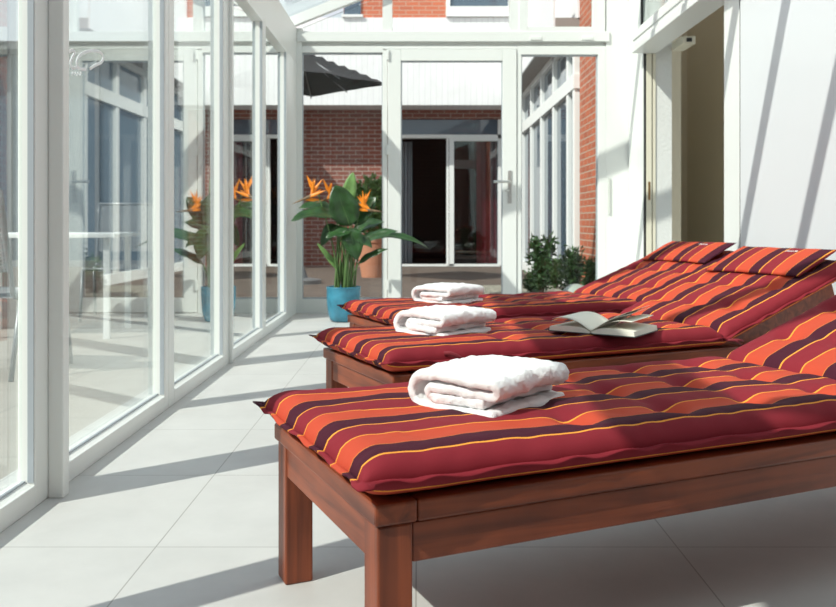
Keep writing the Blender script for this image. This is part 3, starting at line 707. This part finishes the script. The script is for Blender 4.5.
TUFT_S = [0.445, 0.68, 0.905, 1.12, 1.50, 1.71, 1.90]
TUFT_T = [0.11, 0.31, 0.51]
def make_cushion(loc, rz, label, mat, pillow, seed, strap=None):
    r = thing('lounger_cushion', label, 'cushion', loc, rz, 'striped cushions on the loungers')
    sd_ = Vector((seed*3.1, seed*1.7, 0))
    S0, S1 = -0.035, HG+0.735; T0, T1 = -0.010, LW-0.012
    SEAM = 0.034; HT = 0.042; HB = 0.034; EA = 0.055
    def edge(d, a=EA):
        if d >= a: return 1.0
        q = max(0.0, 1-d/a); return math.sqrt(max(0, 1-q*q))
    NS, NT = 190, 56
    def pos(i, j, top):
        # cosine spacing near edges in t; uniform-ish in s with denser ends
        f = j/NT; t = T0+(T1-T0)*(0.5-0.5*math.cos(PI*f))*0.55+(T1-T0)*f*0.45
        fi = i/NS; s = S0+(S1-S0)*(0.12*(0.5-0.5*math.cos(PI*fi))+0.88*fi)
        ds = min(s-S0, S1-s); dt = min(t-T0, T1-t)
        E = edge(ds)*edge(dt)
        hgap = abs(s-HG)
        if top:
            z = SEAM + HT*E
            c = math.exp(-(hgap/0.028)**2); z -= 0.030*c*E
            dip = 0
            for a in TUFT_S:
                if abs(s-a) < 0.16:
                    row = math.exp(-((s-a)/0.030)**2)
                    inn = 1/(1+math.exp(-(min(t-T0, T1-t)-0.075)/0.016))
                    dip += 0.006*row*inn
                    for b in TUFT_T:
                        rr = ((s-a)/0.034)**2+((t-b)/0.042)**2
                        if rr < 9: dip += 0.019*math.exp(-rr)
            for b in TUFT_T: dip += 0.0035*math.exp(-((t-b)/0.03)**2)*(1 if ds > 0.12 else 0.3)
            z -= dip*E
            z += E*(0.004*noise.noise(Vector((s*7, t*7, 0))+sd_)+0.0015*noise.noise(Vector((s*30, t*30, 0))+sd_))
            # gathers near the foot seam and side seams
            if ds < 0.10: z += 0.0025*math.sin(t*85+2*noise.noise(Vector((t*9, 0, seed))))*math.exp(-ds/0.035)*min(1, ds/0.01)
            if dt < 0.09: z += 0.0022*math.sin(s*80+4*noise.noise(Vector((s*6, 1, seed))))*math.exp(-dt/0.03)*min(1, dt/0.01)
        else:
            z = SEAM - HB*edge(ds, 0.06)*edge(dt, 0.06)
        # outline: slight waviness and outward pull at corners
        wob = 0.004*noise.noise(Vector((s*6, t*6, 5))+sd_)
        ts = (t-T0)/(T1-T0); ss = (s-S0)/(S1-S0)
        pull = 0.012*((abs(2*ts-1))**6)
        s_ = s - pull*max(0, 1-ss*8)
        t_ = t + 0.012*(2*ts-1)*max(0, 1-ss*10)**2*abs(2*ts-1) + wob
        # foot corners droop/lift
        z += 0.008*max(0, 1-ss*14)*(abs(2*ts-1))**8
        return s_, t_, z, t
    bm = bmesh.new(); uvl = bm.loops.layers.uv.new('UVMap')
    G = {}; V = {}
    for top in (1, 0):
        for i in range(NS+1):
            prev = None; acc = 0; row = []
            for j in range(NT+1):
                border = i in (0, NS) or j in (0, NT)
                s_, t_, z, t = pos(i, j, top)
                if prev is not None: acc += math.hypot(t_-prev[0], z-prev[1])
                prev = (t_, z)
                row.append(acc)
                if not top and border: G[(0, i, j)] = G[(1, i, j)]; continue
                a, b = bend(s_, z, 0.0)
                G[(top, i, j)] = bm.verts.new((a, t_, b))
            for j in range(NT+1):
                # blend arc length with plain width so the stripes run true over the tufts
                fl = pos(i, j, top)[3]-T0
                V[(top, i, j)] = (fl*(1+0.045) + 0.028*(1-math.exp(-fl/0.03)))if top else -0.0*fl-0.028*(1-math.exp(-fl/0.02))-fl*0.9
    for top in (1, 0):
        for i in range(NS):
            for j in range(NT):
                ks = [(top, i, j), (top, i+1, j), (top, i+1, j+1), (top, i, j+1)]
                if not top: ks = ks[::-1]
                f = bm.faces.new([G[k] for k in ks]); f.smooth = True
                for lo, k in zip(f.loops, ks): lo[uvl].uv = (k[1]/NS, V[k])
    me = bpy.data.meshes.new('mattress'); bm.to_mesh(me)
    # seam flange
    bf = bmesh.new(); uf = bf.loops.layers.uv.new('UVMap')
    path = [(i, 0) for i in range(NS+1)] + [(NS, j) for j in range(1, NT+1)] + [(i, NT) for i in range(NS-1, -1, -1)] + [(0, j) for j in range(NT-1, 0, -1)]
    P = [G[(1, i, j)].co.copy() for i, j in path]; n = len(P); rings = []
    for k in range(n):
        d = (P[(k+1) % n]-P[k-1]).normalized(); up = Vector((0, 0, 1)); out = d.cross(up).normalized()
        wv = 0.011+0.003*noise.noise(P[k]*20+sd_)
        i, j = path[k]; 
        if (i < 2 and (j < 1 or j > NT-1)): wv = 0.026
        droop = Vector((0, 0, 0.004*math.sin(k*0.55+3*noise.noise(P[k]*8+sd_))))
        a = P[k]-out*0.006; b = P[k]+out*wv+droop
        rings.append([bf.verts.new(a+Vector((0, 0, 0.0028))), bf.verts.new(b+Vector((0, 0, 0.0018))), bf.verts.new(b-Vector((0, 0, 0.0018))), bf.verts.new(a-Vector((0, 0, 0.0028)))])
    for k in range(n):
        A, B = rings[k], rings[(k+1) % n]
        va, vb = V[(1, *path[k])], V[(1, *path[(k+1) % n])]
        for q in range(4):
            f = bf.faces.new((A[q], A[(q+1) % 4], B[(q+1) % 4], B[q])); f.smooth = True
            for lo, vv in zip(f.loops, (va, va, vb, vb)): lo[uf].uv = (0, vv+0.004)
    bm.free()
    mt = link('mattress', me, mat, r)
    from_bm('seam_flange', bf, mat, r)
    if pillow:
        bp_ = bmesh.new(); up_ = bp_.loops.layers.uv.new('UVMap')
        NP, NQ = 20, 44; sa, sb = HG+0.485, HG+0.735; ta, tb = pillow
        gp = {}; vp = {}
        for top in (1, 0):
            for i in range(NP+1):
                for j in range(NQ+1):
                    if not top and (i in (0, NP) or j in (0, NQ)): gp[(0, i, j)] = gp[(1, i, j)]; vp[(0, i, j)] = vp[(1, i, j)]; continue
                    u, v = i/NP, j/NQ
                    s = sa+(sb-sa)*u; t = ta+(tb-ta)*v
                    E = (math.sin(PI*u)**0.45)*(math.sin(PI*v)**0.35)
                    s -= 0.010*math.sin(PI*v)*(1-2*u)*(-1); t += 0.0
                    z = 0.084 + 0.022*u + (0.020*E if top else -0.008*E) + 0.002*noise.noise(Vector((s*14, t*14, seed)))
                    a, b = bend(s, z, 0.0)
                    gp[(top, i, j)] = bp_.verts.new((a, t, b)); vp[(top, i, j)] = t
        for top in (1, 0):
            for i in range(NP):
                for j in range(NQ):
                    ks = [(top, i, j), (top, i+1, j), (top, i+1, j+1), (top, i, j+1)]
                    if not top: ks = ks[::-1]
                    f = bp_.faces.new([gp[k] for k in ks]); f.smooth = True
                    for lo, k in zip(f.loops, ks): lo[up_].uv = (0, vp[k]*1.05)
        o = from_bm('headrest_pillow', bp_, mat, r, True); o['label'] = 'flat striped headrest pillow'
        bl = bmesh.new()
        for q in ([(0,0),(0.004,0.014),(0.008,0.003),(0.013,0.014),(0.017,0)], [(0.022,0),(0.026,0.014),(0.030,0)], [(0.034,0.013),(0.036,0.002),(0.043,0.002),(0.045,0.013)], [(0.050,0),(0.050,0.013),(0.057,0.010),(0.051,0.006),(0.058,0)]):
            pl = []
            for dt_, ds_ in q:
                a, b = bend(HG+0.655+ds_, 0.084+0.022*0.7+0.021, 0.0); pl.append((a, 0.24-dt_, b))
            tube(bl, pl, 0.0011, 5)
        ol = from_bm('embroidered_mark', bl, M['decal'], o); ol['label'] = 'small pale embroidered mark'
    # hinge ties
    bm2 = bmesh.new()
    for sd2, tt in ((-1, T0),):
        a, b = bend(HG, 0.03)
        for k in range(2):
            pts = [(HG-0.01, tt, 0.03), (HG+0.02+0.02*k, tt-0.02, 0.028), (HG+0.05+0.01*k, tt-0.022, 0.012+0.012*k)]
            tube(bm2, pts, [0.006, 0.005, 0.003], 6)
    o = from_bm('tie_strap', bm2, M['strap'], r, True); o['label'] = 'burgundy tie at the hinge'
    if strap:
        # fabric loop lying on the near side
        bm3 = bmesh.new(); s0 = strap
        prof = [(s0, T0+0.005, 0.050), (s0+0.015, T0-0.012, 0.052), (s0+0.04, T0-0.022, 0.040), (s0+0.065, T0-0.018, 0.022), (s0+0.075, T0-0.01, 0.01)]
        pr = smooth_pts(prof, 5); rg = []
        for p in pr: rg.append([bm3.verts.new(p+Vector((-0.004, -0.004, 0.008))), bm3.verts.new(p+Vector((0.004, 0.004, -0.008)))])
        for k in range(len(rg)-1): bm3.faces.new((rg[k][0], rg[k][1], rg[k+1][1], rg[k+1][0]))
        o = from_bm('fabric_loop', bm3, M['strap'], r, True); mm = o.modifiers.new('t', 'SOLIDIFY'); mm.thickness = 0.004; o['label'] = 'burgundy fabric loop'
    return r

nears = [(-0.058, 1.395), (-0.065, 2.560), (-0.075, 3.675)]
names = [('wooden sun lounger nearest the camera, its two foot legs in view', 'red-stained wooden lounger in the middle of the row', 'wooden sun lounger farthest away, beside the blue pot'),
         ('striped cushion on the nearest lounger, without a visible headrest pillow', 'striped cushion under the open book, with a pale headrest pillow', 'striped cushion on the farthest lounger, under the smallest towel')]
LDX = (-0.012, -0.012, -0.012); LDY = (-0.014, -0.006, -0.006)
angs = [math.radians(24.3), math.radians(25.5), math.radians(25.0)]
stripes = [stripe_mat('striped_fabric', 0.022), stripe_mat('striped_fabric_middle', 0.014), stripe_mat('striped_fabric_far', 0.03)]
for i, (x, y) in enumerate(nears):
    make_lounger((x+LDX[i], y+LDY[i], 0), angs[i], names[0][i])
    make_cushion((x, y, FT+0.001), angs[i], names[1][i], stripes[i], None if i == 0 else (0.045, 0.545), i+1, 0.155 if i == 1 else None)

# ================================================================= TOWELS
def towel(x, y, z, rz, label, wv=0.225, dp=0.275, hh=0.092, seed=0, mirror=1):
    """folded towel: local x across the fold profile, y along the fold"""
    rngt = random.Random(seed)
    th = hh*0.235
    L = -wv/2; R = wv/2
    path = []
    def arc(cx, cz, r, a0, a1, n=8):
        for k in range(n+1):
            a = a0+(a1-a0)*k/n; path.append((cx+r*math.cos(a), cz+r*math.sin(a)))
    zb = th*0.5; zt2 = hh-th*0.5; Rr = (zt2-zb)/2
    n1 = 12
    xr0 = R-0.006
    for k in range(n1): path.append((xr0+(L+Rr-xr0)*k/n1, zb))
    arc(L+Rr, (zb+zt2)/2, Rr, -PI/2, -PI*1.5, 12)
    zi = zt2-th*1.18; ri_ = (zt2-zi)/2
    xr = R-ri_-0.004
    for k in range(1, n1): path.append((L+Rr+(xr-(L+Rr))*k/n1, zt2+0.003*math.sin(PI*k/n1)))
    arc(xr, (zt2+zi)/2, ri_, PI/2, -PI/2, 8)
    xl = L+Rr+0.028
    zj = zi-th*0.98; rj = (zi-zj)/2
    for k in range(1, n1): path.append((xr+(xl-xr)*k/n1, zi))
    arc(xl, (zi+zj)/2, rj, PI/2, PI*1.5, 8)
    for k in range(1, n1+1): path.append((xl+(xr-0.02-xl)*k/n1, zj))
    NY = 22
    bm = bmesh.new(); rows = []
    for p, (px_, pz_) in enumerate(path):
        row = []
        for j in range(NY+1):
            v = j/NY; yy = -dp/2+dp*v
            f = p/len(path)
            yy += 0.006*math.sin(f*17+seed)*(1 if v > 0.5 else -1)*abs(2*v-1)**3
            q = Vector((px_*6, yy*6, seed+f*2))
            dz = 0.0035*noise.noise(q)
            rx_ = px_ + 0.004*noise.noise(Vector((yy*12, seed, f*3)))
            # soft slump along the front
            zz = pz_*(1-0.10*(abs(2*v-1))**4) + (dz if pz_ > th*1.2 else 0)
            row.append(bm.verts.new((rx_*mirror, yy, max(th*0.5, zz))))
        rows.append(row)
    for a in range(len(rows)-1):
        for j in range(NY): bm.faces.new((rows[a][j], rows[a+1][j], rows[a+1][j+1], rows[a][j+1]))
    o = from_bm('folded_towel', bm, M['towel'], None, True)
    s = o.modifiers.new('solid', 'SOLIDIFY'); s.thickness = th*0.97; s.offset = 0
    ss = o.modifiers.new('sub', 'SUBSURF'); ss.levels = 2; ss.render_levels = 2
    tx = bpy.data.textures.new('terry%d' % seed, 'CLOUDS'); tx.noise_scale = 0.012; tx.noise_depth = 2
    d = o.modifiers.new('disp', 'DISPLACE'); d.texture = tx; d.strength = 0.0035; d.mid_level = 0.5; d.texture_coords = 'LOCAL'
    tx2 = bpy.data.textures.new('fluff%d' % seed, 'CLOUDS'); tx2.noise_scale = 0.038; tx2.noise_depth = 2
    d2 = o.modifiers.new('disp2', 'DISPLACE'); d2.texture = tx2; d2.strength = 0.011; d2.mid_level = 0.5; d2.texture_coords = 'LOCAL'
    o.location = (x, y, z); o.rotation_euler = (0, 0, rz)
    tag(o, label, 'towel', 'folded white towels')
    return o
TZ = FT+0.062
towel(0.152, 1.845, TZ, math.radians(-40), 'folded white towel on the nearest cushion, largest in view', seed=1)
towel(0.092, 3.02, TZ, math.radians(-42), 'folded white towel on the middle cushion, behind the nearest towel', seed=5)
towel(0.145, 4.17, TZ, math.radians(-42), 'small looking folded white towel on the farthest cushion', seed=9)

# ================================================================= BOOK
bk = thing('open_book', 'open paperback book lying face up on the middle cushion', 'book', (0.580, 2.905, FT+0.077), math.radians(-35))
BL = 0.215; BW = 0.15
def page_block(name, sgn, h0):
    bm = bmesh.new(); n = 14; top = []; bot = []
    for k in range(n+1):
        u = k/n; xx = sgn*(0.002+BW*u)
        zt_ = 0.006+h0*(1-math.exp(-u*7))*(1-0.35*u**2)
        top.append((xx, zt_)); bot.append((xx+sgn*0.002, 0.003))
    prism(bm, top+bot[::-1], 0, BL, 'y')
    return from_bm(name, bm, M['paper'], bk)
page_block('page_block', 1, 0.020); page_block('page_block', -1, 0.017)
boxes('book_cover', [(-BW-0.006, BW+0.006, -0.003, BL+0.003, 0.0, 0.0028)], M['cover'], bk)
def loose_page(sgn, a0, bow, ln, seed):
    bm = bmesh.new(); n = 14; rows = []
    for k in range(n+1):
        u = k/n
        for_j = []
        for j in range(7):
            v = j/6; lift = a0*(1+0.10*(v-0.5))
            xx = sgn*(0.002+ln*(math.cos(lift)*u + 0.10*math.sin(PI*u)*math.sin(lift)*bow)); zz = 0.012+ln*(math.sin(lift)*u+bow*0.22*math.sin(PI*u)*math.cos(lift))
            for_j.append(bm.verts.new((xx, 0.001+(BL-0.002)*v, zz)))
        rows.append(for_j)
    for k in range(n):
        for j in range(6): bm.faces.new((rows[k][j], rows[k+1][j], rows[k+1][j+1], rows[k][j+1]))
    o = from_bm('loose_page', bm, M['paper'], bk, True); s = o.modifiers.new('t', 'SOLIDIFY'); s.thickness = 0.0006
loose_page(1, math.radians(30), 0.25, 0.145, 1); loose_page(1, math.radians(27), 0.35, 0.143, 2); loose_page(1, math.radians(16), 0.5, 0.146, 3)
loose_page(-1, math.radians(13), 0.65, 0.146, 4); loose_page(-1, math.radians(10), 0.7, 0.146, 5)

# ================================================================= BIRD OF PARADISE PLANT
PD = 6.93
PX0 = (343.5-CX)*PD/FPX
plant = thing('potted_plant', 'bird of paradise with orange flowers in a turquoise pot', 'plant', (PX0, PD, 0))
bm = bmesh.new()
lathe(bm, [(0.085, 0.0), (0.108, 0.012), (0.122, 0.05), (0.132, 0.12), (0.137, 0.20), (0.138, 0.272), (0.140, 0.278), (0.136, 0.282), (0.130, 0.276), (0.128, 0.22)], 48)
pt = from_bm('plant_pot', bm, M['pot'], plant, True); pt['label'] = 'turquoise glazed pot'
bm = bmesh.new(); lathe(bm, [(0.125, 0.2), (0.128, 0.245), (0.02, 0.25)], 32); from_bm('soil', bm, M['soil'], plant)
def pp(px, py, dy=0.0):
    D = PD+dy; return Vector(((px-CX)*D/FPX-PX0, dy, CAMZ+(CY-py)*D/FPX))
def leaf(base, tip, width, mat, fold=0.25, droop=0.0, facing=Vector((0, -1, 0.35)), nm='leaf'):
    base = Vector(base); tip = Vector(tip); ax = tip-base; L = ax.length; d = ax.normalized()
    side = d.cross(facing).normalized(); nrm = side.cross(d).normalized()
    bm = bmesh.new(); n = 14; rows = []
    for k in range(n+1):
        u = k/n; wv = width*0.5*1.22*(math.sin(PI*min(1, u**0.8))**0.62)*(1.0-0.1*u)
        c = base+ax*u + Vector((0, 0, 1))*(droop*4*u*(1-u)*L) 
        row = []
        for q in (-1, -0.5, 0, 0.5, 1):
            rip = 0.06*width*math.sin(u*14+q*2)*abs(q)
            row.append(bm.verts.new(c+side*(wv*q)+nrm*(abs(q)*wv*fold+rip)))
        rows.append(row)
    for k in range(n):
        for q in range(4): bm.faces.new((rows[k][q], rows[k][q+1], rows[k+1][q+1], rows[k+1][q]))
    o = from_bm(nm, bm, mat, plant, True); s = o.modifiers.new('t', 'SOLIDIFY'); s.thickness = 0.0015; s.offset = 0
    rb = bmesh.new(); tube(rb, [base+ax*u+Vector((0, 0, 1))*(droop*4*u*(1-u)*L)-nrm*0.001 for u in [k/8 for k in range(9)]], [0.0045*(1-u*0.8) for u in [k/8 for k in range(9)]], 5)
    from_bm('midrib', rb, M['stem'], o, True)
    return o
def stem(top, px_b, dy_b, rad=0.007, bulge=0.0):
    b = Vector(((px_b-343.5)*PD/FPX, dy_b, 0.24)); t = Vector(top)
    m = b*0.5+t*0.5+Vector((0, 0, 0)); m.x = b.x*0.65+t.x*0.35+bulge; m.y = b.y*0.6+t.y*0.4
    bm = bmesh.new(); tube(bm, smooth_pts([b, m, t], 7), [rad*(1.25-0.5*k/14) for k in range(15)], 7); return from_bm('stem', bm, M['stem'], plant, True)
LV = [  # base px,py ; tip px,py ; width m ; dy base ; dy tip ; mat ; stem base px ; droop
    ((350, 226), (335, 185), 0.205, -0.05, -0.06, 'leaf', 344, 0.0),
    ((346, 208), (353, 172), 0.10, 0.10, 0.10, 'leaf_light', 346, 0.0),
    ((344, 222), (291, 221), 0.13, -0.02, -0.20, 'leaf', 339, 0.14),
    ((340, 216), (299, 208), 0.12, 0.08, 0.0, 'leaf', 337, 0.12),
    ((338, 226), (321, 246), 0.10, 0.0, -0.06, 'leaf', 336, 0.15),
    ((352, 224), (376, 197), 0.14, 0.02, 0.02, 'leaf', 350, 0.0),
    ((356, 246), (398, 231), 0.11, 0.0, -0.05, 'leaf', 352, 0.05),
    ((360, 243), (428, 248), 0.075, 0.08, 0.05, 'leaf', 354, 0.14),
    ((349, 228), (357, 260), 0.145, -0.09, -0.14, 'leaf', 348, 0.05),
    ((351, 232), (326, 238), 0.11, -0.10, -0.14, 'leaf', 345, 0.08),
    ((358, 264), (388, 249), 0.07, -0.03, -0.08, 'leaf', 350, 0.05),
    ((341, 272), (317, 243), 0.045, 0.02, 0.0, 'leaf_light', 339, 0.0),
    ((352, 234), (384, 222), 0.12, 0.12, 0.16, 'leaf', 352, 0.08),
    ((346, 224), (322, 205), 0.10, 0.14, 0.2, 'leaf', 342, 0.06),
    ((354, 238), (372, 248), 0.09, -0.06, -0.12, 'leaf', 349, 0.1),
]
for (b, t, wd, d0, d1, mt_, sb_, dr_) in LV:
    B = pp(*b, d0); T = pp(*t, d1)
    leaf(B, T, wd, M[mt_], droop=dr_, facing=Vector((0.1, -1, 0.5 if abs(T.z-B.z) > 0.15 else 1.4)))
    stem(B, sb_, d0*0.5)
rs = random.Random(11)
for k in range(7):
    stem(pp(rs.uniform(338, 362), rs.uniform(228, 255), rs.uniform(-.06, .06)), rs.uniform(334, 353), rs.uniform(-0.06, 0.06), 0.0075)
def flower(px, py, tpx, tpy, dy, sbx, flip=1, n=8):
    b = pp(px, py, dy); t = pp(tpx, tpy, dy-0.03)
    bm = bmesh.new(); ax = t-b
    tube(bm, [b-ax*0.08, b+ax*0.15, b+ax*0.4, b+ax*0.7, t], [0.007, 0.014, 0.013, 0.008, 0.001], 8)
    bo = from_bm('flower_bract', bm, M['beak'], plant, True)
    for k in range(n):
        bm = bmesh.new()
        u = 0.05+0.6*k/n; p = b+ax*u
        ang = math.radians(90-flip*(-34+k*17)+rs.uniform(-8, 8)) ; Lp = 0.165*rs.uniform(0.75, 1.15)
        d = Vector((math.cos(ang), rs.uniform(-0.35, 0.35), math.sin(ang))).normalized(); s = d.cross(Vector((0, -1, 0.2))).normalized()
        vs = [p-s*0.004, p+d*Lp*0.45-s*0.014, p+d*Lp, p+d*Lp*0.45+s*0.014, p+s*0.004]
        c = p+d*Lp*0.45+Vector((0, -0.006, 0))
        V_ = [bm.verts.new(v) for v in vs]; cv = bm.verts.new(c)
        for a in range(4): bm.faces.new((V_[a], V_[a+1], cv))
        bm.faces.new((V_[4], V_[0], cv))
        o = from_bm('petal', bm, M['orange'], bo); s_ = o.modifiers.new('t', 'SOLIDIFY'); s_.thickness = 0.002
    stem(b, sbx, dy*0.5, 0.006)
flower(318, 193, 292, 204, -0.05, 340, 1)
flower(334, 196, 316, 203, 0.06, 342, 1, 7)
flower(360, 209, 384, 212, -0.02, 348, -1)
